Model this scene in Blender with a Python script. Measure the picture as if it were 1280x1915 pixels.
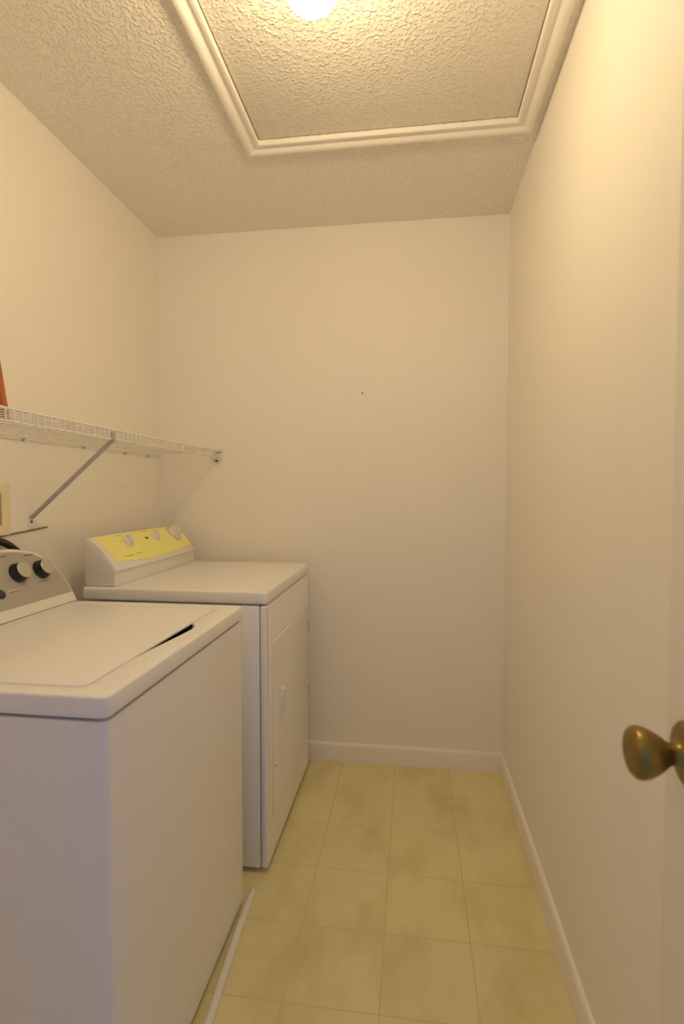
import bpy, bmesh, math, random
from mathutils import Vector, Matrix
random.seed(7)
for o in list(bpy.data.objects): bpy.data.objects.remove(o)
S = bpy.context.scene
COL = S.collection
# ---------------------------------------------------------------- camera
cd = bpy.data.cameras.new('camera'); cam = bpy.data.objects.new('camera', cd); COL.objects.link(cam)
cd.sensor_fit = 'HORIZONTAL'; cd.sensor_width = 24.0; cd.lens = 984.84/1280*24.0; cd.clip_start = 0.02
Rv = Vector((0.99100578, 0.13381773, 0.00059619)); Uv = Vector((-0.00596689, 0.03973704, 0.99919236)); Fv = Vector((-0.13368596, 0.99020896, -0.04017811))
CAMZ = 1.25383621
cam.matrix_world = Matrix(((Rv.x, Uv.x, -Fv.x, 0), (Rv.y, Uv.y, -Fv.y, 0), (Rv.z, Uv.z, -Fv.z, CAMZ), (0, 0, 0, 1)))
cd.dof.use_dof = True; cd.dof.focus_distance = 2.0; cd.dof.aperture_fstop = 4.0
S.camera = cam
# ---------------------------------------------------------------- world (cool daylight of the hall, enters by the doorway) and exposure
LAMP_COLOR = (1.0, 0.772, 0.438); LAMP_STRENGTH = 89.0
HALL_COLOR = (0.24, 0.44, 1.0); HALL_STRENGTH = 0.60
w = bpy.data.worlds.new('hall_daylight'); S.world = w; w.use_nodes = True
bg = w.node_tree.nodes['Background']; bg.inputs[0].default_value = (*HALL_COLOR, 1); bg.inputs[1].default_value = HALL_STRENGTH
vs = S.view_settings; vs.view_transform = 'Standard'; vs.look = 'None'; vs.exposure = 0.0; vs.gamma = 1.0; vs.use_curve_mapping = False
S.cycles.max_bounces = 10; S.cycles.diffuse_bounces = 8      # pale room: light keeps bouncing

# ---------------------------------------------------------------- room dimensions (metres)
XL, XR, YB, YF, H = -1.1971, 0.4036, 2.3806, -0.06, 2.44

# ---------------------------------------------------------------- materials
def srgb(r, g, b):
    f = lambda c: (c/255/12.92) if c/255 <= .04045 else ((c/255+.055)/1.055)**2.4
    return (f(r), f(g), f(b), 1)
def mat(name, col, rough=.5, metal=0.0, bump=None, mottle=None, coat=0.0, spec=.5):
    m = bpy.data.materials.new(name); m.use_nodes = True
    nt = m.node_tree; b = nt.nodes['Principled BSDF']
    b.inputs['Base Color'].default_value = col; b.inputs['Roughness'].default_value = rough; b.inputs['Metallic'].default_value = metal
    b.inputs['Coat Weight'].default_value = coat; b.inputs['Coat Roughness'].default_value = .08; b.inputs['Specular IOR Level'].default_value = spec
    tc = nt.nodes.new('ShaderNodeNewGeometry')
    if mottle:                                   # (scale, amount, second colour)
        sc, c2, lo, hi = mottle
        n = nt.nodes.new('ShaderNodeTexNoise'); n.inputs['Scale'].default_value = sc; n.inputs['Detail'].default_value = 5
        nt.links.new(tc.outputs['Position'], n.inputs['Vector'])
        r = nt.nodes.new('ShaderNodeMapRange'); r.inputs[1].default_value = lo; r.inputs[2].default_value = hi
        nt.links.new(n.outputs['Fac'], r.inputs[0])
        mx = nt.nodes.new('ShaderNodeMix'); mx.data_type = 'RGBA'; mx.inputs[6].default_value = col; mx.inputs[7].default_value = c2
        nt.links.new(r.outputs[0], mx.inputs[0]); nt.links.new(mx.outputs[2], b.inputs['Base Color'])
    if bump:                                     # (scale, strength, distance)
        sc, st, di = bump
        n = nt.nodes.new('ShaderNodeTexNoise'); n.inputs['Scale'].default_value = sc; n.inputs['Detail'].default_value = 3
        nt.links.new(tc.outputs['Position'], n.inputs['Vector'])
        bp = nt.nodes.new('ShaderNodeBump'); bp.inputs['Strength'].default_value = st; bp.inputs['Distance'].default_value = di
        nt.links.new(n.outputs['Fac'], bp.inputs['Height']); nt.links.new(bp.outputs[0], b.inputs['Normal'])
    return m
def plaster(name, col, scale, strength, dist):
    """sprayed knock-down ceiling texture: irregular raised dabs"""
    m = mat(name, col, .85); nt = m.node_tree; b = nt.nodes['Principled BSDF']
    g = [n for n in nt.nodes if n.type == 'NEW_GEOMETRY'][0]
    n1 = nt.nodes.new('ShaderNodeTexNoise'); n1.inputs['Scale'].default_value = scale; n1.inputs['Detail'].default_value = 2.5; n1.inputs['Distortion'].default_value = .15
    nt.links.new(g.outputs['Position'], n1.inputs['Vector'])
    r = nt.nodes.new('ShaderNodeMapRange'); r.interpolation_type = 'SMOOTHSTEP'; r.inputs[1].default_value = .45; r.inputs[2].default_value = .70
    nt.links.new(n1.outputs['Fac'], r.inputs[0])
    n2 = nt.nodes.new('ShaderNodeTexNoise'); n2.inputs['Scale'].default_value = scale*3; n2.inputs['Detail'].default_value = 2
    nt.links.new(g.outputs['Position'], n2.inputs['Vector'])
    a = nt.nodes.new('ShaderNodeMath'); a.operation = 'MULTIPLY_ADD'; a.inputs[1].default_value = .25
    nt.links.new(n2.outputs['Fac'], a.inputs[0]); nt.links.new(r.outputs[0], a.inputs[2])
    bp = nt.nodes.new('ShaderNodeBump'); bp.inputs['Strength'].default_value = strength; bp.inputs['Distance'].default_value = dist
    nt.links.new(a.outputs[0], bp.inputs['Height']); nt.links.new(bp.outputs[0], b.inputs['Normal'])
    return m
M = {}
M['wall'] = mat('wall_paint', (.905, .87, .80, 1), .6, bump=(60, .06, .002), mottle=(2.2, (.895, .855, .79, 1), .45, .75))
M['ceiling'] = plaster('ceiling_texture', (.92, .88, .79, 1), 105, .66, .005)
M['hatch'] = plaster('hatch_texture', (.94, .90, .81, 1), 105, .58, .005)
M['trim'] = mat('trim_paint', (.90, .86, .79, 1), .45)
M['joint'] = mat('tile_joint', (.66, .58, .30, 1), .8)
M['enamel'] = mat('white_enamel', (.86, .85, .855, 1), .28, bump=(400, .03, .001))
M['plastic'] = mat('white_plastic', (.80, .78, .76, 1), .4)
M['yellow'] = mat('yellow_print', srgb(246, 244, 148), .35)
M['yellow_ink'] = mat('olive_ink', srgb(196, 184, 96), .5)
M['grey'] = mat('grey_panel', srgb(176, 172, 164), .38)
M['ink'] = mat('grey_ink', srgb(120, 112, 104), .5)
M['pale_ink'] = mat('pale_ink', srgb(214, 208, 200), .5)
M['black'] = mat('black_plastic', (.012, .011, .011, 1), .4)
M['dark'] = mat('dark_plastic', (.05, .045, .04, 1), .5)
M['silver'] = mat('silver_cap', (.55, .53, .50, 1), .35, .6)
M['chrome'] = mat('chrome_ring', (.8, .8, .8, 1), .2, .9)
M['wire'] = mat('white_wire_coating', (.82, .80, .74, 1), .4)
M['steel'] = mat('grey_steel', (.50, .48, .49, 1), .45, .25)
M['screw'] = mat('screw_metal', (.16, .14, .12, 1), .45, .8)
M['brass'] = mat('antique_brass', (.33, .24, .075, 1), .36, 1.0, mottle=(60, (.24, .17, .05, 1), .4, .7))
M['door'] = mat('door_paint', (.86, .82, .77, 1), .45)
M['wood'] = mat('red_brown_wood', srgb(196, 110, 66), .5, mottle=(18, srgb(160, 86, 46), .35, .7))
M['brown'] = mat('brown_box', srgb(150, 100, 60), .7)
M['cream'] = mat('cream_plastic', srgb(238, 226, 192), .45)
M['hose'] = mat('black_rubber', (.03, .025, .02, 1), .5)
M['cable'] = mat('brown_cable', srgb(140, 110, 70), .6)
M['strip'] = mat('white_vinyl', (.82, .79, .72, 1), .4)
def floor_mat():
    m = mat('vinyl_tile', (.62, .55, .37, 1), .33); nt = m.node_tree; b = nt.nodes['Principled BSDF']
    g = [n for n in nt.nodes if n.type == 'NEW_GEOMETRY'][0]
    mp = nt.nodes.new('ShaderNodeMapping'); mp.inputs['Scale'].default_value = (1.2, .60, 1.0); nt.links.new(g.outputs['Position'], mp.inputs[0])
    n = nt.nodes.new('ShaderNodeTexNoise'); n.inputs['Scale'].default_value = 4.5; n.inputs['Detail'].default_value = 6; n.inputs['Roughness'].default_value = .55
    nt.links.new(mp.outputs[0], n.inputs['Vector'])
    r = nt.nodes.new('ShaderNodeMapRange'); r.inputs[1].default_value = .46; r.inputs[2].default_value = .74; nt.links.new(n.outputs['Fac'], r.inputs[0])
    mx = nt.nodes.new('ShaderNodeMix'); mx.data_type = 'RGBA'; mx.inputs[6].default_value = (.78, .71, .39, 1); mx.inputs[7].default_value = (.63, .535, .23, 1)
    nt.links.new(r.outputs[0], mx.inputs[0])
    oi = nt.nodes.new('ShaderNodeObjectInfo'); hs = nt.nodes.new('ShaderNodeHueSaturation')
    r2 = nt.nodes.new('ShaderNodeMapRange'); r2.inputs[3].default_value = .98; r2.inputs[4].default_value = 1.02; nt.links.new(oi.outputs['Random'], r2.inputs[0])
    nt.links.new(r2.outputs[0], hs.inputs['Value']); nt.links.new(mx.outputs[2], hs.inputs['Color']); nt.links.new(hs.outputs[0], b.inputs['Base Color'])
    return m
M['tile'] = floor_mat()
def lamp_mat():
    m = bpy.data.materials.new('lit_opal_glass'); m.use_nodes = True; b = m.node_tree.nodes['Principled BSDF']
    b.inputs['Base Color'].default_value = (.9, .88, .82, 1)
    b.inputs['Emission Color'].default_value = (*LAMP_COLOR, 1); b.inputs['Emission Strength'].default_value = LAMP_STRENGTH
    return m
M['globe'] = lamp_mat()

# ---------------------------------------------------------------- mesh helpers
def link(name, me, m, parent=None, smooth=True, angle=35):
    me.name = name
    o = bpy.data.objects.new(name, me); COL.objects.link(o)
    if m: me.materials.clear(); me.materials.append(M[m])
    if parent: o.parent = parent
    if smooth:
        bm = bmesh.new(); bm.from_mesh(me)
        for f in bm.faces: f.smooth = True
        for e in bm.edges:
            e.smooth = len(e.link_faces) == 2 and e.calc_face_angle(0) < math.radians(angle)
        bm.to_mesh(me); bm.free()
    return o
def fin(bm, name, m, parent=None, **k):
    bmesh.ops.recalc_face_normals(bm, faces=bm.faces)
    me = bpy.data.meshes.new(name); bm.to_mesh(me); bm.free()
    return link(name, me, m, parent, **k)
def box_bm(bm, a, b, bev=0, seg=2):
    """axis-aligned box a..b appended to bm"""
    t = bmesh.new()
    v = bmesh.ops.create_cube(t, size=1)['verts']
    for q in v: q.co = Vector([(a[i]+b[i])/2 + q.co[i]*(b[i]-a[i]) for i in range(3)])
    if bev: bmesh.ops.bevel(t, geom=t.edges[:], offset=bev, segments=seg, profile=.5, affect='EDGES')
    me = bpy.data.meshes.new('tmp'); t.to_mesh(me); t.free(); bm.from_mesh(me); bpy.data.meshes.remove(me)
def box(name, a, b, m, parent=None, bev=0, seg=2):
    bm = bmesh.new(); box_bm(bm, a, b, bev, seg); return fin(bm, name, m, parent)
def prism_bm(bm, pts, axis, lo, hi, bev=0):
    """closed 2-D outline swept along an axis; axis 0: pts are (y,z); 1: (x,z); 2: (x,y)"""
    def P(p, h): return (h, p[0], p[1]) if axis == 0 else ((p[0], h, p[1]) if axis == 1 else (p[0], p[1], h))
    t = bmesh.new()
    A = [t.verts.new(P(p, lo)) for p in pts]; B = [t.verts.new(P(p, hi)) for p in pts]
    n = len(pts); caps = [t.faces.new(A), t.faces.new(B[::-1])]
    for i in range(n): t.faces.new((A[i], B[i], B[(i+1) % n], A[(i+1) % n]))
    bmesh.ops.recalc_face_normals(t, faces=t.faces)
    if bev: bmesh.ops.bevel(t, geom=list({e for f in caps for e in f.edges}), offset=bev, segments=2, profile=.5, affect='EDGES')
    me = bpy.data.meshes.new('tmp'); t.to_mesh(me); t.free(); bm.from_mesh(me); bpy.data.meshes.remove(me)
def prism(name, pts, axis, lo, hi, m, parent=None, bev=0, **k):
    bm = bmesh.new(); prism_bm(bm, pts, axis, lo, hi, bev); return fin(bm, name, m, parent, **k)
def lathe_bm(bm, prof, org, axis, seg=32):
    """prof: (distance along axis, radius)"""
    ax = Vector(axis).normalized(); u = ax.orthogonal().normalized(); v = ax.cross(u); org = Vector(org)
    rings = []
    for d, r in prof:
        if r < 1e-6: rings.append([bm.verts.new(org+ax*d)])
        else: rings.append([bm.verts.new(org+ax*d+(u*math.cos(a)+v*math.sin(a))*r) for a in [2*math.pi*i/seg for i in range(seg)]])
    for a, b in zip(rings, rings[1:]):
        if len(a) == 1 and len(b) == 1: continue
        for i in range(seg):
            j = (i+1) % seg
            if len(a) == 1: bm.faces.new((a[0], b[i], b[j]))
            elif len(b) == 1: bm.faces.new((a[i], b[0], a[j]))
            else: bm.faces.new((a[i], b[i], b[j], a[j]))
    for r in (rings[0], rings[-1]):
        if len(r) > 1: bm.faces.new(r)
def lathe(name, prof, org, axis, m, parent=None, seg=32, angle=35):
    bm = bmesh.new(); lathe_bm(bm, prof, org, axis, seg); return fin(bm, name, m, parent, angle=angle)
def tube_bm(bm, pts, r, seg=8):
    pts = [Vector(p) for p in pts]; rings = []; prev = None
    for i, p in enumerate(pts):
        t = (pts[min(i+1, len(pts)-1)]-pts[max(i-1, 0)]).normalized()
        u = t.orthogonal().normalized() if prev is None else (prev-t*prev.dot(t)).normalized()
        prev = u; v = t.cross(u)
        rings.append([bm.verts.new(p+(u*math.cos(a)+v*math.sin(a))*r) for a in [2*math.pi*k/seg for k in range(seg)]])
    for a, b in zip(rings, rings[1:]):
        for i in range(seg): bm.faces.new((a[i], b[i], b[(i+1) % seg], a[(i+1) % seg]))
    bm.faces.new(rings[0][::-1]); bm.faces.new(rings[-1])
def tube(name, pts, r, m, parent=None, seg=8):
    bm = bmesh.new(); tube_bm(bm, pts, r, seg); return fin(bm, name, m, parent, angle=50)
def bez(pts, n=12):
    """Catmull-Rom through points"""
    P = [Vector(p) for p in pts]; P = [P[0]*2-P[1]]+P+[P[-1]*2-P[-2]]; out = []
    for i in range(1, len(P)-2):
        for k in range(n):
            t = k/n
            out.append(.5*((2*P[i])+(P[i+1]-P[i-1])*t+(2*P[i-1]-5*P[i]+4*P[i+1]-P[i+2])*t*t+(3*P[i]-P[i-1]-3*P[i+1]+P[i+2])*t**3))
    return out+[P[-2]]
def rrect(x0, x1, y0, y1, r, n=6):
    out = []
    for cx, cy, a0 in ((x1-r, y1-r, 0), (x0+r, y1-r, 90), (x0+r, y0+r, 180), (x1-r, y0+r, 270)):
        for k in range(n+1):
            a = math.radians(a0+90*k/n); out.append((cx+r*math.cos(a), cy+r*math.sin(a)))
    return out
def plate(name, outer, holes, z0, z1, bev, m, parent=None, mtx=None):
    """flat plate with holes and rounded rims: filled 2-D curve turned into a mesh (z0..z1)"""
    cu = bpy.data.curves.new('tmp', 'CURVE'); cu.dimensions = '2D'; cu.fill_mode = 'BOTH'
    cu.extrude = (z1-z0)/2-bev; cu.bevel_depth = bev; cu.bevel_resolution = 2; cu.offset = -bev
    for loop in [outer]+list(holes):
        s = cu.splines.new('POLY'); s.points.add(len(loop)-1); s.use_cyclic_u = True
        for p, q in zip(s.points, loop): p.co = (q[0], q[1], 0, 1)
    o = bpy.data.objects.new('tmp', cu); COL.objects.link(o)
    me = bpy.data.meshes.new_from_object(o.evaluated_get(bpy.context.evaluated_depsgraph_get()))
    bpy.data.objects.remove(o)
    bm = bmesh.new(); bm.from_mesh(me); bpy.data.meshes.remove(me)
    bmesh.ops.remove_doubles(bm, verts=bm.verts, dist=1e-5)
    bmesh.ops.translate(bm, verts=bm.verts, vec=(0, 0, (z0+z1)/2))
    if mtx is not None: bmesh.ops.transform(bm, matrix=mtx, verts=bm.verts)
    return fin(bm, name, m, parent)
def tag(o, label=None, cat=None, group=None, kind=None):
    if label: o['label'] = label
    if cat: o['category'] = cat
    if group: o['group'] = group
    if kind: o['kind'] = kind
    return o
def empty(name, loc, label, cat):
    o = bpy.data.objects.new(name, None); o.location = loc; COL.objects.link(o); o.empty_display_size = .1
    bpy.context.view_layer.update()
    return tag(o, label, cat)
def adopt(root):
    """parts were written in room coordinates: move them under the root without moving them in space"""
    for c in root.children:
        c.location = c.location - root.location
def shared(o, loc, parent):
    c = o.copy(); c.location = loc; c.parent = parent; COL.objects.link(c); return c

# ================================================================ the room
T = .12
tag(box('wall_left', (XL-T, YF-T, -.06), (XL, YB+T, H+.1), 'wall'), 'cream painted left wall behind the laundry machines', 'wall', kind='structure')
tag(box('wall_right', (XR, YF-T, -.06), (XR+T, YB+T, H+.1), 'wall'), 'bare cream right wall of the narrow laundry room', 'wall', kind='structure')
wb = tag(box('wall_back', (XL, YB, -.06), (XR, YB+T, H+.1), 'wall'), 'bare cream end wall facing the doorway', 'wall', kind='structure')
bm = bmesh.new()                                                       # door wall with its opening, behind the camera
DX0, DX1, DH = -.40, .34, 2.05
box_bm(bm, (XL, YF-T, -.06), (DX0, YF, H+.1)); box_bm(bm, (DX1, YF-T, -.06), (XR, YF, H+.1)); box_bm(bm, (DX0, YF-T, DH), (DX1, YF, H+.1))
tag(fin(bm, 'wall_front', 'wall'), 'cream wall with the doorway the room is entered by', 'wall', kind='structure')
# ceiling with the hatch opening
HX0, HX1, HY0, HY1 = -.530, .326, .36, 1.787
ceil_hole = [(HX0, HY0), (HX1, HY0), (HX1, HY1), (HX0, HY1)]
bm = bmesh.new()
for a, b in (((XL, YF-T), (HX0, YB)), ((HX1, YF-T), (XR, YB)), ((HX0, YF-T), (HX1, HY0)), ((HX0, HY1), (HX1, YB))):
    box_bm(bm, (*a, H), (*b, H+.1))
box_bm(bm, (HX0, HY0, H+.03), (HX1, HY1, H+.1))  # unseen cover added above the hatch, stops world light leaking round the panel
tag(fin(bm, 'ceiling', 'ceiling'), 'textured plaster ceiling around the framed attic hatch', 'ceiling', kind='structure')
# floor and its vinyl tiles
fl = tag(box('floor', (XL, YF-T, -.06), (XR, YB, -.0006), 'joint'), 'worn yellowish vinyl tile floor', 'floor', kind='structure')
TX, TY, OX, OY = .2380, .2345, .4030, 2.3850
def tile_mesh(w, d):
    bm = bmesh.new(); g = .0014
    box_bm(bm, (-w/2+g, -d/2+g, -.006), (w/2-g, d/2-g, 0), .0007, 1)
    bmesh.ops.recalc_face_normals(bm, faces=bm.faces)
    me = bpy.data.meshes.new('tile'); bm.to_mesh(me); bm.free(); me.materials.append(M['tile']); return me
cache = {}
ix = 0
while OX-ix*TX > XL+.005:
    x1 = min(OX-ix*TX, XR); x0 = max(OX-(ix+1)*TX, XL); iy = 0
    while OY-iy*TY > YF-T+.005:
        y1 = min(OY-iy*TY, YB); y0 = max(OY-(iy+1)*TY, YF-T)
        k = (round(x1-x0, 4), round(y1-y0, 4))
        if k not in cache: cache[k] = tile_mesh(*k)
        o = bpy.data.objects.new('tile', cache[k]); COL.objects.link(o); o.location = ((x0+x1)/2, (y0+y1)/2, 0); o.parent = fl
        iy += 1
    ix += 1
# skirting: rounded top edge
def skirt(d0, h, t): # profile as (distance from wall, z)
    return [(0, 0), (t, 0), (t, h-.012), (t*.86, h-.005), (t*.55, h-.001), (0, h)]
BH, BT = .086, .013
tag(prism('baseboard_back', [(YB-d, z) for d, z in skirt(0, BH, BT)], 0, XL, XR, 'trim'), 'white painted baseboard along the end wall', 'baseboard', kind='structure')
tag(prism('baseboard_right', [(XR-d, z) for d, z in skirt(0, BH, BT)], 1, YF, YB-BT, 'trim'), 'white painted baseboard along the right wall', 'baseboard', kind='structure')
# little wear on the end wall
nl = lathe('nail', [(-.004, .0016), (.003, .0016), (.004, .0032), (.005, .003), (.0052, 0)], (-.229, YB, 1.694), (0, -1, 0), 'screw', seg=12)
tag(nl, 'tiny dark nail head alone in the middle of the bare end wall', 'nail')

# ================================================================ attic hatch with moulded frame
hr = empty('attic_hatch', ((HX0+HX1)/2, (HY0+HY1)/2, H), 'textured ceiling hatch panel framed by cream moulding around the lamp', 'hatch')
box('hatch_panel', (HX0+.004, HY0+.004, H+.004), (HX1-.004, HY1-.004, H+.02), 'hatch', hr, .003)
MW = .053
prof = [(-.004, 0), (-.004, -.009), (-.001, -.0125), (.004, -.0135), (.009, -.0125), (.013, -.009), (.021, -.008), (.026, -.0105), (.030, -.0155), (.035, -.018), (.041, -.0195), (.047, -.0185), (.0515, -.015), (MW, -.010), (MW, 0)]
def moulding(c0, c1, inward):
    """one mitred length from inner corner c0 to c1; inward: unit vector from hatch edge outwards"""
    bm = bmesh.new(); c0 = Vector(c0); c1 = Vector(c1); d = (c1-c0).normalized(); n = Vector(inward)
    A = []; B = []
    for off, z in prof:
        A.append(bm.verts.new((*(c0+n*off-d*off), H+z))); B.append(bm.verts.new((*(c1+n*off+d*off), H+z)))
    for i in range(len(prof)-1): bm.faces.new((A[i], B[i], B[i+1], A[i+1]))
    bm.faces.new((A[-1], B[-1], B[0], A[0])); bm.faces.new(A[::-1]); bm.faces.new(B)
    return fin(bm, 'moulding', 'trim', hr, angle=28)
moulding((HX0, HY1), (HX1, HY1), (0, 1)); moulding((HX0, HY0), (HX1, HY0), (0, -1))
moulding((HX0, HY0), (HX0, HY1), (-1, 0)); m_r = moulding((HX1, HY0), (HX1, HY1), (1, 0))
adopt(hr)
# ceiling lamp: round opal globe on a small base
LX, LY, LZ, LR = -.2090, 1.079, 2.275, .0575
lr = empty('ceiling_lamp', (LX, LY, H), 'round white globe lamp glowing under the ceiling hatch', 'lamp')
lathe('lamp_base', [(0, .062), (-.006, .064), (-.018, .058), (-.028, .046), (-.040, .040), (-.112, .037), (-.114, 0)], (LX, LY, H+.003), (0, 0, 1), 'plastic', lr, 32)
lathe('globe', [(-LR*math.cos(math.pi*k/24*.985), LR*math.sin(math.pi*k/24*.985)) if k else (-LR, 0) for k in range(23)], (LX, LY, LZ), (0, 0, 1), 'globe', lr, 40, 80)
adopt(lr)

# ================================================================ washing machine
WX0, WX1, WY0, WY1, WZ = -1.135, -.500, .797, 1.503, .912
wr = empty('washing_machine', ((WX0+WX1)/2, (WY0+WY1)/2, 0), 'white top loading washing machine with grey arched console', 'washing machine')
# cabinet: open-topped sheet-metal shell
bm = bmesh.new()
o_ = rrect(WX0+.003, WX1-.003, WY0+.003, WY1-.003, .012, 5); i_ = rrect(WX0+.02, WX1-.02, WY0+.02, WY1-.02, .006, 5)
zs = (.022, .868)
R = [[bm.verts.new((x, y, z)) for x, y in o_] for z in zs]; Q = [[bm.verts.new((x, y, z)) for x, y in i_] for z in (.10, .868)]
n = len(o_)
for i in range(n):
    j = (i+1) % n
    bm.faces.new((R[0][i], R[0][j], R[1][j], R[1][i])); bm.faces.new((R[1][i], R[1][j], Q[1][j], Q[1][i])); bm.faces.new((Q[0][i], Q[1][i], Q[1][j], Q[0][j]))
bm.faces.new(R[0][::-1]); bm.faces.new(Q[0])
fin(bm, 'cabinet', 'enamel', wr)
for fx in (WX0+.06, WX1-.06):
    for fy in (WY0+.06, WY1-.06):
        lathe('foot', [(0, .022), (.012, .022), (.014, .010), (.026, .010)], (fx, fy, 0), (0, 0, 1), 'dark', wr, 16)
# top frame with lid opening and finger notch
LX0, LX1, LY0, LY1 = -1.030, -.5675, .838, 1.456
g = .0016
hole = rrect(LX0-g, LX1+g, LY0-g, LY1+g, .022, 6)
nt_pts = [(LX1+g, .995), (LX1+g+.003, 1.045), (LX1+g+.010, 1.11), (LX1+g+.0175, 1.175), (LX1+g+.0215, 1.222), (LX1+g+.020, 1.252), (LX1+g+.010, 1.276), (LX1+g, 1.288)]
hole = hole + nt_pts            # outline ends at the lower end of the front edge: continue up that edge
plate('top_panel', rrect(WX0, WX1, WY0, WY1, .016, 6), [hole], .8735, WZ, .005, 'enamel', wr)
plate('lid', rrect(LX0, LX1, LY0, LY1, .0205, 6), [], WZ-.0062, WZ+.0008, .0025, 'enamel', wr)
plate('notch_shade_plate', rrect(LX0-.006, LX1+.032, LY0-.006, LY1+.006, .02, 6), [rrect(LX0+.04, LX1-.03, LY0+.03, LY1-.03, .05, 6)], .868, .8734, .001, 'black', wr)  # black plate added under the lid to give the notch its deep shade
# tub ring seen in the notch
lathe('tub_ring', [(0, .26), (-.05, .26), (-.05, .28), (0, .28), (.012, .275), (.014, .265), (0, .26)], (-.80, 1.15, .845), (0, 0, 1), 'dark', wr, 32)
# console: arched face leaning back
yc, zb = 1.150, .9145
OUT = [(1.150, 1.0935), (1.230, 1.0930), (1.3007, 1.0919), (1.3444, 1.0886), (1.3731, 1.0840), (1.4111, 1.0751), (1.4377, 1.0629), (1.4624, 1.0449), (1.4792, 1.0264), (1.4929, 1.0020), (1.5007, .9803), (1.5048, .9587), (1.5068, .9360), (1.5070, .9145)]
def arch(inset, zlow):
    """right half of the outline mirrored; inset shrinks it towards the middle of its base"""
    half = []
    for i, (y, z) in enumerate(OUT):
        y0, z0 = OUT[max(i-1, 0)]; y1, z1 = OUT[min(i+1, len(OUT)-1)]
        n = Vector((z0-z1, y1-y0)).normalized() if i else Vector((0, 1)); n = -n if n.x < 0 or (i == 0 and n.y < 0) else n
        half.append((y-n.x*inset, max(z-max(n.y, 0)*inset, zlow)))
    half = [q for i, q in enumerate(half) if i == 0 or abs(q[1]-half[i-1][1])+abs(q[0]-half[i-1][0]) > 1e-5]
    keep = []
    for q in half:
        keep.append(q)
        if q[1] <= zlow+1e-6: break
    return keep[::-1]+[(2*yc-y, z) for y, z in keep[1:]]
SL = .5
def face_x(z): return -1.037-(z-zb)*SL
bm = bmesh.new()
A = arch(0, zb); mid = arch(.004, zb)
V0 = [bm.verts.new((-1.132, y, z)) for y, z in A]; V1 = [bm.verts.new((face_x(z)-.005, y, z)) for y, z in A]; V2 = [bm.verts.new((face_x(z), y, z)) for y, z in mid]
for P_, Q_ in ((V0, V1), (V1, V2)):
    for i in range(len(A)): bm.faces.new((P_[i], P_[(i+1) % len(A)], Q_[(i+1) % len(A)], Q_[i]))
bm.faces.new(V0[::-1]); bm.faces.new(V2)
con = fin(bm, 'console', 'plastic', wr, angle=40)
bm = bmesh.new(); A = arch(.008, .942)
V1 = [bm.verts.new((face_x(z)-.003, y, z)) for y, z in A]; V2 = [bm.verts.new((face_x(z)+.0012, y, z)) for y, z in A]
for i in range(len(A)): bm.faces.new((V1[i], V1[(i+1) % len(A)], V2[(i+1) % len(A)], V2[i]))
bm.faces.new(V1[::-1]); bm.faces.new(V2)
tag(fin(bm, 'control_panel', 'grey', con), 'satin grey control panel')
nrm = Vector((1, 0, SL)).normalized()
def on_face(y, z, out=0): return Vector((face_x(z), y, z))+nrm*(.0012+out)
for y, z in ((1.322, 1.0235), (1.412, 1.0200)):
    k = lathe('knob', [(0, .0275), (.003, .0285), (.006, .0265), (.022, .0240), (.0245, .0230), (.025, 0)], on_face(y, z), nrm, 'black', wr, 32)
    lathe('knob_cap', [(.0242, 0), (.0242, .0235), (.0265, .0235), (.0275, .0222), (.0277, 0)], on_face(y, z), nrm, 'silver', k, 32)
lathe('button', [(0, .0125), (.003, .0125), (.004, .011), (.0042, 0)], on_face(1.238, .981), nrm, 'dark', wr, 24)
def print_bar(y0, y1, z, h, m):
    bm = bmesh.new()
    c = [on_face(y0, z, .0002), on_face(y1, z, .0002), on_face(y1, z+h, .0002), on_face(y0, z+h, .0002)]
    a = [bm.verts.new(q) for q in c]; b = [bm.verts.new(q+nrm*.0003) for q in c]
    for i in range(4): bm.faces.new((a[i], a[(i+1) % 4], b[(i+1) % 4], b[i]))
    bm.faces.new(a[::-1]); bm.faces.new(b); fin(bm, 'printed_line', m, con)
print_bar(1.245, 1.315, 1.071, .003, 'ink'); print_bar(1.375, 1.412, 1.064, .003, 'ink')
print_bar(1.262, 1.300, .9835, .002, 'pale_ink'); print_bar(1.270, 1.300, .9785, .0015, 'ink'); print_bar(1.385, 1.415, .988, .002, 'ink')
adopt(wr)

# ================================================================ dryer
DX0_, DXS, DX1_, DY0, DY1, DZ = -1.102, -.487, -.462, 1.622, 2.305, .931
dr = empty('clothes_dryer', ((DX0_+DX1_)/2, (DY0+DY1)/2, 0), 'white front loading clothes dryer with yellow control panel, by the end wall', 'dryer')
box('cabinet', (DX0_, DY0+.003, .018), (DXS-.0015, DY1-.003, .884), 'enamel', dr, .004)
plate('front_panel', rrect(DY0+.003, DY1-.003, .018, .884, .006, 4), [], 0, DX1_-DXS, .009, 'enamel', dr, Matrix(((0, 0, 1, DXS), (1, 0, 0, 0), (0, 1, 0, 0), (0, 0, 0, 1))))
plate('top_panel', rrect(DX0_, DX1_+.002, DY0, DY1, .014, 6), [], .8885, DZ, .008, 'enamel', dr)
for fx in (DX0_+.06, DX1_-.07):
    for fy in (DY0+.06, DY1-.06):
        lathe('foot', [(0, .020), (.010, .020), (.012, .010), (.022, .010)], (fx, fy, 0), (0, 0, 1), 'dark', dr, 16)
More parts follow.
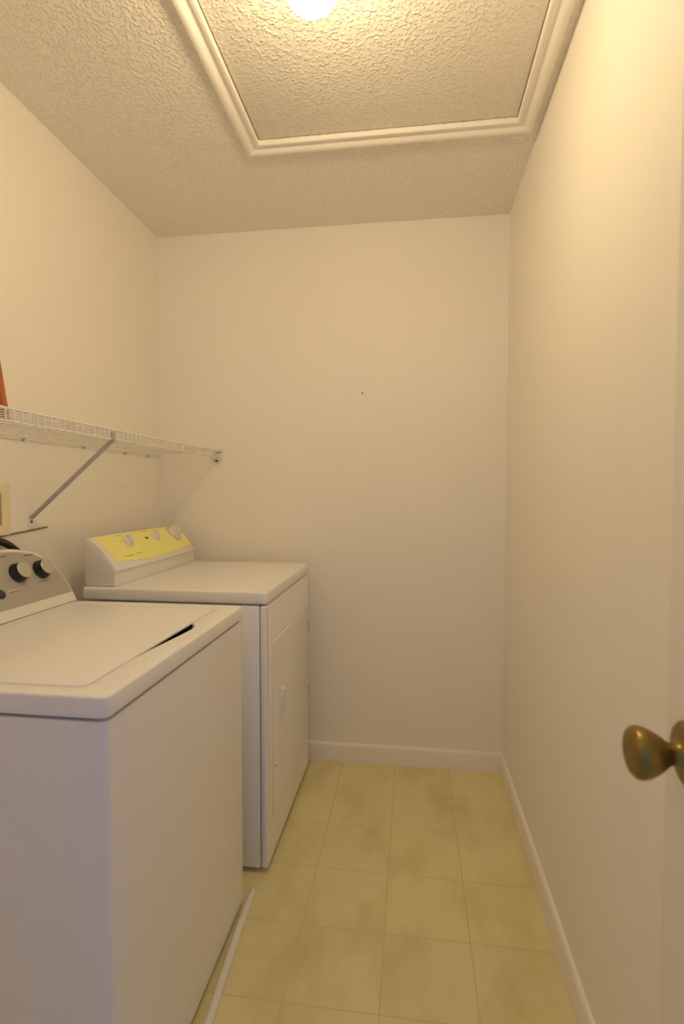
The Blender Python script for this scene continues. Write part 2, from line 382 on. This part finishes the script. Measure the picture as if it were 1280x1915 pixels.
# door with groove around it
dy0, dy1, dz0, dz1 = 1.690, 2.272, .150, .752
TM = lambda x: Matrix(((0, 0, 1, x), (1, 0, 0, 0), (0, 1, 0, 0), (0, 0, 0, 1)))
door = plate('door', rrect(dy0, dy1, dz0, dz1, .012, 5), [], 0, .0072, .0028, 'enamel', dr, TM(DX1_-.003))
plate('door_gasket', rrect(dy0-.003, dy1+.003, dz0-.003, dz1+.003, .014, 5), [], 0, .0012, .0004, 'joint', dr, TM(DX1_-.0006))
# handle: hooded vertical grip
hb = bmesh.new()
hx = DX1_+.004
prof_h = [(hx-.002, .452), (hx+.006, .452), (hx+.010, .462), (hx+.013, .530), (hx+.018, .548), (hx+.017, .560), (hx+.008, .565), (hx-.002, .565)]
prism_bm(hb, prof_h, 1, 1.768, 1.800, .003)
fin(hb, 'handle', 'plastic', door)
for z in (.655, .365): box('hinge', (DX1_+.0005, 2.268, z-.022), (DX1_+.0065, 2.279, z+.022), 'steel', door, .0015)
lathe('door_plug', [(0, .004), (.0015, .004), (.002, 0)], (DX1_+.0040, 1.705, .322), (1, 0, 0), 'screw', door, 12)
# console
cy0, cy1 = 1.640, 2.292
prof_c = [(-1.100, DZ+.0005), (-1.100, 1.080), (-1.098, 1.089), (-1.094, 1.093)]
arc = []
for k in range(1, 15):                                   # convex slope from the rear top to the front lip
    t = k/14; x = -1.094+.104*t; z = 1.093-.104*t**1.55
    arc.append((x, z))
prof_c += arc+[(-.9865, .984), (-.9885, .979), (-.993, .977), (-.991, DZ+.0005)]
dc = prism('console', prof_c, 1, cy0, cy1, 'plastic', dr, .004)
# yellow printed panel wrapping the slope, leaving a white margin at the near end and a bowed lower edge
bm = bmesh.new(); NU, NV = 28, 12
def slope(t):
    x = -1.094+.104*t; z = 1.093-.104*t**1.55
    dx, dz = .104, -.104*1.55*max(t, 1e-3)**.55
    nn = Vector((-dz, 0, dx)).normalized(); return Vector((x, 0, z)), nn
top = []; low = []
for i in range(NU+1):
    s = i/NU
    tmax = .86+.085*(1-(2*s-1)**2); tmin = .02
    rt = []; rl = []
    for j in range(NV+1):
        t = tmin+(tmax-tmin)*j/NV
        y0 = cy0+.030+.012*(t-.5); y1 = cy1-.008
        p_, n_ = slope(t); y = y0+(y1-y0)*s
        rt.append(bm.verts.new(Vector((p_.x, y, p_.z))+n_*.0012)); rl.append(bm.verts.new(Vector((p_.x, y, p_.z))-n_*.001))
    top.append(rt); low.append(rl)
for i in range(NU):
    for j in range(NV):
        bm.faces.new((top[i][j], top[i+1][j], top[i+1][j+1], top[i][j+1])); bm.faces.new((low[i][j], low[i][j+1], low[i+1][j+1], low[i+1][j]))
for i in range(NU):
    bm.faces.new((top[i][0], low[i][0], low[i+1][0], top[i+1][0])); bm.faces.new((top[i][NV], top[i+1][NV], low[i+1][NV], low[i][NV]))
for j in range(NV):
    bm.faces.new((top[0][j], top[0][j+1], low[0][j+1], low[0][j])); bm.faces.new((top[NU][j], low[NU][j], low[NU][j+1], top[NU][j+1]))
tag(fin(bm, 'control_panel', 'yellow', dc, angle=60), 'yellow printed control panel')
def spot(y, t, out=.0012):
    p_, n_ = slope(t); return Vector((p_.x, y, p_.z))+n_*out, n_
def rotary(y, t, r, hgt, dial=None):
    q, n_ = spot(y, t)
    k = lathe('knob', [(0, r), (.003, r), (.005, r*.93), (.008, r*.88), (.0085, 0)], q, n_, 'plastic', dr, 32)
    # grip bar across the knob
    ang = Vector((0, 1, 0)); side = n_.cross(ang).normalized(); bmk = bmesh.new()
    a = (ang*.5+side*.85).normalized(); b = n_.cross(a).normalized()
    t_ = bmesh.new(); v = bmesh.ops.create_cube(t_, size=1)['verts']
    for w_ in v: w_.co = q+a*w_.co.x*r*1.5+b*w_.co.y*r*.5+n_*(.008+(w_.co.z+.5)*hgt)
    bmesh.ops.bevel(t_, geom=t_.edges[:], offset=min(.0025, r*.12), segments=2, profile=.5, affect='EDGES')
    fin(t_, 'knob_grip', 'plastic', k)
    if dial: lathe('dial_ring', [(0, dial), (.0022, dial), (.003, dial-.002), (.003, 0)], q-n_*.0003, n_, 'chrome', k, 36)
    return k
rotary(1.822, .44, .024, .011); rotary(2.032, .42, .022, .012); rotary(2.205, .43, .029, .024, .041)
q, n_ = spot(1.965, .42, .001)
bm = bmesh.new(); box_bm(bm, (-.004, -.009, 0), (.004, .009, .002), .0008)
rot = Matrix.Translation(q) @ Vector((0, 0, 1)).rotation_difference(n_).to_matrix().to_4x4()
bmesh.ops.transform(bm, matrix=rot, verts=bm.verts); fin(bm, 'button_slot', 'dark', dr)
def ybar(y0, y1, t, wid):
    bm = bmesh.new(); box_bm(bm, (-wid/2, -(y1-y0)/2, 0), (wid/2, (y1-y0)/2, .0005))
    q, n_ = spot((y0+y1)/2, t, .0011)
    bmesh.ops.transform(bm, matrix=Matrix.Translation(q) @ Vector((0, 0, 1)).rotation_difference(n_).to_matrix().to_4x4(), verts=bm.verts)
    fin(bm, 'printed_line', 'yellow_ink', dc)
ybar(1.785, 1.825, .16, .003); ybar(1.735, 1.800, .80, .0035); ybar(1.820, 1.865, .78, .003); ybar(1.985, 2.030, .15, .003); ybar(1.775, 1.785, .40, .003)
adopt(dr)

# ================================================================ wire shelf on the left wall
sr = empty('wire_shelf', (XL, 1.2, 1.42), 'white coated wire shelf running along the left wall above the machines', 'shelf')
SX0, SX1 = XL+.012, -.905
SY0, SY1 = .12, YB-.012
ZB_, ZT_, ZL_ = 1.4235, 1.443, 1.410
def bar(name, x, z, r): tube(name, [(x, SY0, z), (x, SY1, z)], r, 'wire', sr, 8)
bar('rail', SX0, ZB_-.004, .0030); bar('rail', SX1+.001, ZT_-.0045, .0030); bar('rail', SX1+.001, ZL_, .0030); bar('rail', (SX0+SX1)/2, (ZB_+ZT_)/2-.0045, .0026)
bm = bmesh.new(); tube_bm(bm, [(SX0-.004, 0, ZB_), (SX1-.004, 0, ZT_-.0003), (SX1+.0015, 0, ZT_-.003), (SX1+.004, 0, ZT_-.009), (SX1+.004, 0, ZL_-.004)], .0016, 6)
w0 = fin(bm, 'deck_wire', 'wire', sr, angle=60); w0.location.y = SY1-.004
y = SY1-.004-.0254
while y > SY0: shared(w0, (0, y, 0), sr); y -= .0254
# wall clips under the back rail
for cy in (.55, 1.02, 1.485, 1.786, 2.064, 2.256):
    bm = bmesh.new(); box_bm(bm, (XL, cy-.007, ZB_-.017), (XL+.005, cy+.007, ZB_+.008), .0015); box_bm(bm, (XL+.003, cy-.005, ZB_-.012), (XL+.017, cy+.005, ZB_-.0075), .0012)
    c = fin(bm, 'wall_clip', 'wire', sr)
    lathe('screw', [(0, .0035), (.0015, .003), (.002, 0)], (XL+.005, cy, ZB_-.0135), (1, 0, 0), 'screw', c, 10)
# end bracket on the back wall
bm = bmesh.new()
ob = [(-.905+.019*math.cos(a)*(1 if math.sin(a) > -.3 else .85)+.004*math.sin(a), 1.413+.031*math.sin(a)) for a in [2*math.pi*i/24 for i in range(24)]]
prism_bm(bm, ob, 1, YB-.010, YB, .002)
box_bm(bm, (-.934, YB-.024, 1.400), (-.921, YB, 1.447), .002); box_bm(bm, (-.925, YB-.024, 1.398), (-.893, YB, 1.4045), .002)
box_bm(bm, (-.893, YB-.007, 1.432), (-.880, YB, 1.450), .002)
eb = fin(bm, 'end_bracket', 'wire', sr)
for x, z in ((-.910, 1.431), (-.896, 1.434)): lathe('screw', [(0, .0042), (.002, .0036), (.003, 0)], (x, YB-.010, z), (0, -1, 0), 'screw', eb, 12)
# diagonal brace: folded steel channel
A0, A1 = Vector((XL+.004, 1.512, 1.168)), Vector((SX1+.001, 1.496, ZL_-.003))
d = (A1-A0).normalized(); s_ = Vector((0, 1, 0)); s_ = (s_-d*s_.dot(d)).normalized(); u_ = d.cross(s_)
bm = bmesh.new()
cs = [(-.007, .004), (-.007, -.004), (.007, -.004), (.007, .004), (.0055, .004), (.0055, -.0025), (-.0055, -.0025), (-.0055, .004)]
P0 = [bm.verts.new(A0+s_*a+u_*b) for a, b in cs]; P1 = [bm.verts.new(A1+s_*a+u_*b) for a, b in cs]
for i in range(8): bm.faces.new((P0[i], P0[(i+1) % 8], P1[(i+1) % 8], P1[i]))
bm.faces.new(P0[::-1]); bm.faces.new(P1)
br = fin(bm, 'brace', 'steel', sr)
box('brace_foot', (XL, 1.503, 1.136), (XL+.004, 1.521, 1.176), 'wire', br, .0015)
lathe('screw', [(0, .005), (.002, .0042), (.003, 0)], (XL+.004, 1.512, 1.156), (1, 0, 0), 'screw', br, 12)
bm = bmesh.new(); box_bm(bm, (SX1-.003, 1.490, ZL_-.006), (SX1+.0075, 1.503, ZT_-.012), .0015)
fin(bm, 'brace_hook', 'steel', br)
lathe('slot_shade_disc', [(0, .0065), (.003, .006), (.004, 0)], (-.9125, YB-.010, 1.3945), (0, -1, 0), 'screw', eb, 14)  # dark disc on the bracket, its colour stands for shade inside a hole
adopt(sr)

# ================================================================ things near the left edge
# leaning red-brown board on the shelf
bd = bmesh.new(); box_bm(bd, (-.045, -.018, 0), (.045, 0, .235), .002)
bo = fin(bd, 'wooden_board', 'wood'); bo.location = (-1.095, 1.263, 1.4392); bo.rotation_euler = (math.radians(11), 0, 0)
tag(bo, 'reddish brown wooden board standing tilted on the wire shelf at the left edge', 'board')
# outlet box frame on the wall
ob_ = empty('utility_box', (XL, 1.30, 1.12), 'cream framed utility outlet box set in the left wall above the washer', 'outlet box')
plate('frame', rrect(1.155, 1.420, 1.122, 1.275, .006, 4), [rrect(1.185, 1.388, 1.150, 1.247, .004, 4)], 0, .009, .002, 'cream', ob_, TM(XL))
box('recess_back', (XL, 1.183, 1.148), (XL+.0025, 1.390, 1.249), 'brown', ob_)
adopt(ob_)
hs = tube('drain_hose', bez([(XL+.012, 1.300, 1.128), (XL+.022, 1.345, 1.114), (XL+.025, 1.395, 1.092), (XL+.026, 1.440, 1.052), (XL+.028, 1.470, .98), (XL+.028, 1.475, .80), (XL+.028, 1.470, .30), (XL+.028, 1.46, .05)], 8), .0105, 'hose', None, 12)
tag(hs, 'black rubber hose dropping from the outlet box behind the washer console', 'hose')
cb = tube('wall_cable', bez([(XL+.0025, 1.360, 1.118), (XL+.0025, 1.430, 1.1235), (XL+.0025, 1.505, 1.1285), (XL+.0025, 1.585, 1.1345)], 6), .0026, 'cable', None, 8)
tag(cb, 'thin brown cable line on the left wall just below the shelf brace', 'cable')
# loose vinyl strip on the floor along the washer
path = bez([(-.487, 1.546, 0), (-.4865, 1.47, 0), (-.483, 1.38, 0), (-.4765, 1.27, 0), (-.468, 1.14, 0), (-.460, .98, 0), (-.455, .80, 0)], 8)
bm = bmesh.new(); sec = [(-.010, .0), (.009, .0), (.0092, .003), (.007, .008), (.001, .0105), (-.006, .011), (-.010, .009)]; rings = []
for i, p_ in enumerate(path):
    t_ = (path[min(i+1, len(path)-1)]-path[max(i-1, 0)]).normalized(); nrm_ = Vector((-t_.y, t_.x, 0)); nrm_ = nrm_ if nrm_.x > 0 else -nrm_
    rings.append([bm.verts.new(p_+nrm_*a+Vector((0, 0, b+.0004))) for a, b in sec])
for a, b in zip(rings, rings[1:]):
    for i in range(len(sec)): bm.faces.new((a[i], b[i], b[(i+1) % len(sec)], a[(i+1) % len(sec)]))
bm.faces.new(rings[0][::-1]); bm.faces.new(rings[-1])
tag(fin(bm, 'floor_strip', 'strip', angle=40), 'loose white vinyl strip lying on the floor along the washer front', 'strip')

# ================================================================ open door with brass knob
DFX, DEY = .300, .662
dr_ = box('door_1', (DFX, YF+.012, .012), (DFX+.035, DEY, 2.04), 'door', None, .002)
tag(dr_, 'cream painted door standing open against the right wall', 'door', kind='structure')
KY, KZ = .606, .967
kn = lathe('door_knob', [(0, .0355), (.003, .0355), (.006, .033), (.009, .024), (.0105, .0155), (.013, .0125), (.020, .0115), (.0245, .0135), (.031, .019), (.039, .0238), (.047, .0272), (.053, .0282), (.0575, .0272), (.061, .0235), (.0628, .0165), (.0632, .008), (.0632, 0)], (DFX, KY, KZ), (-1, 0, 0), 'brass', dr_, 48, 60)
tag(kn, 'antique brass door knob with round rose')
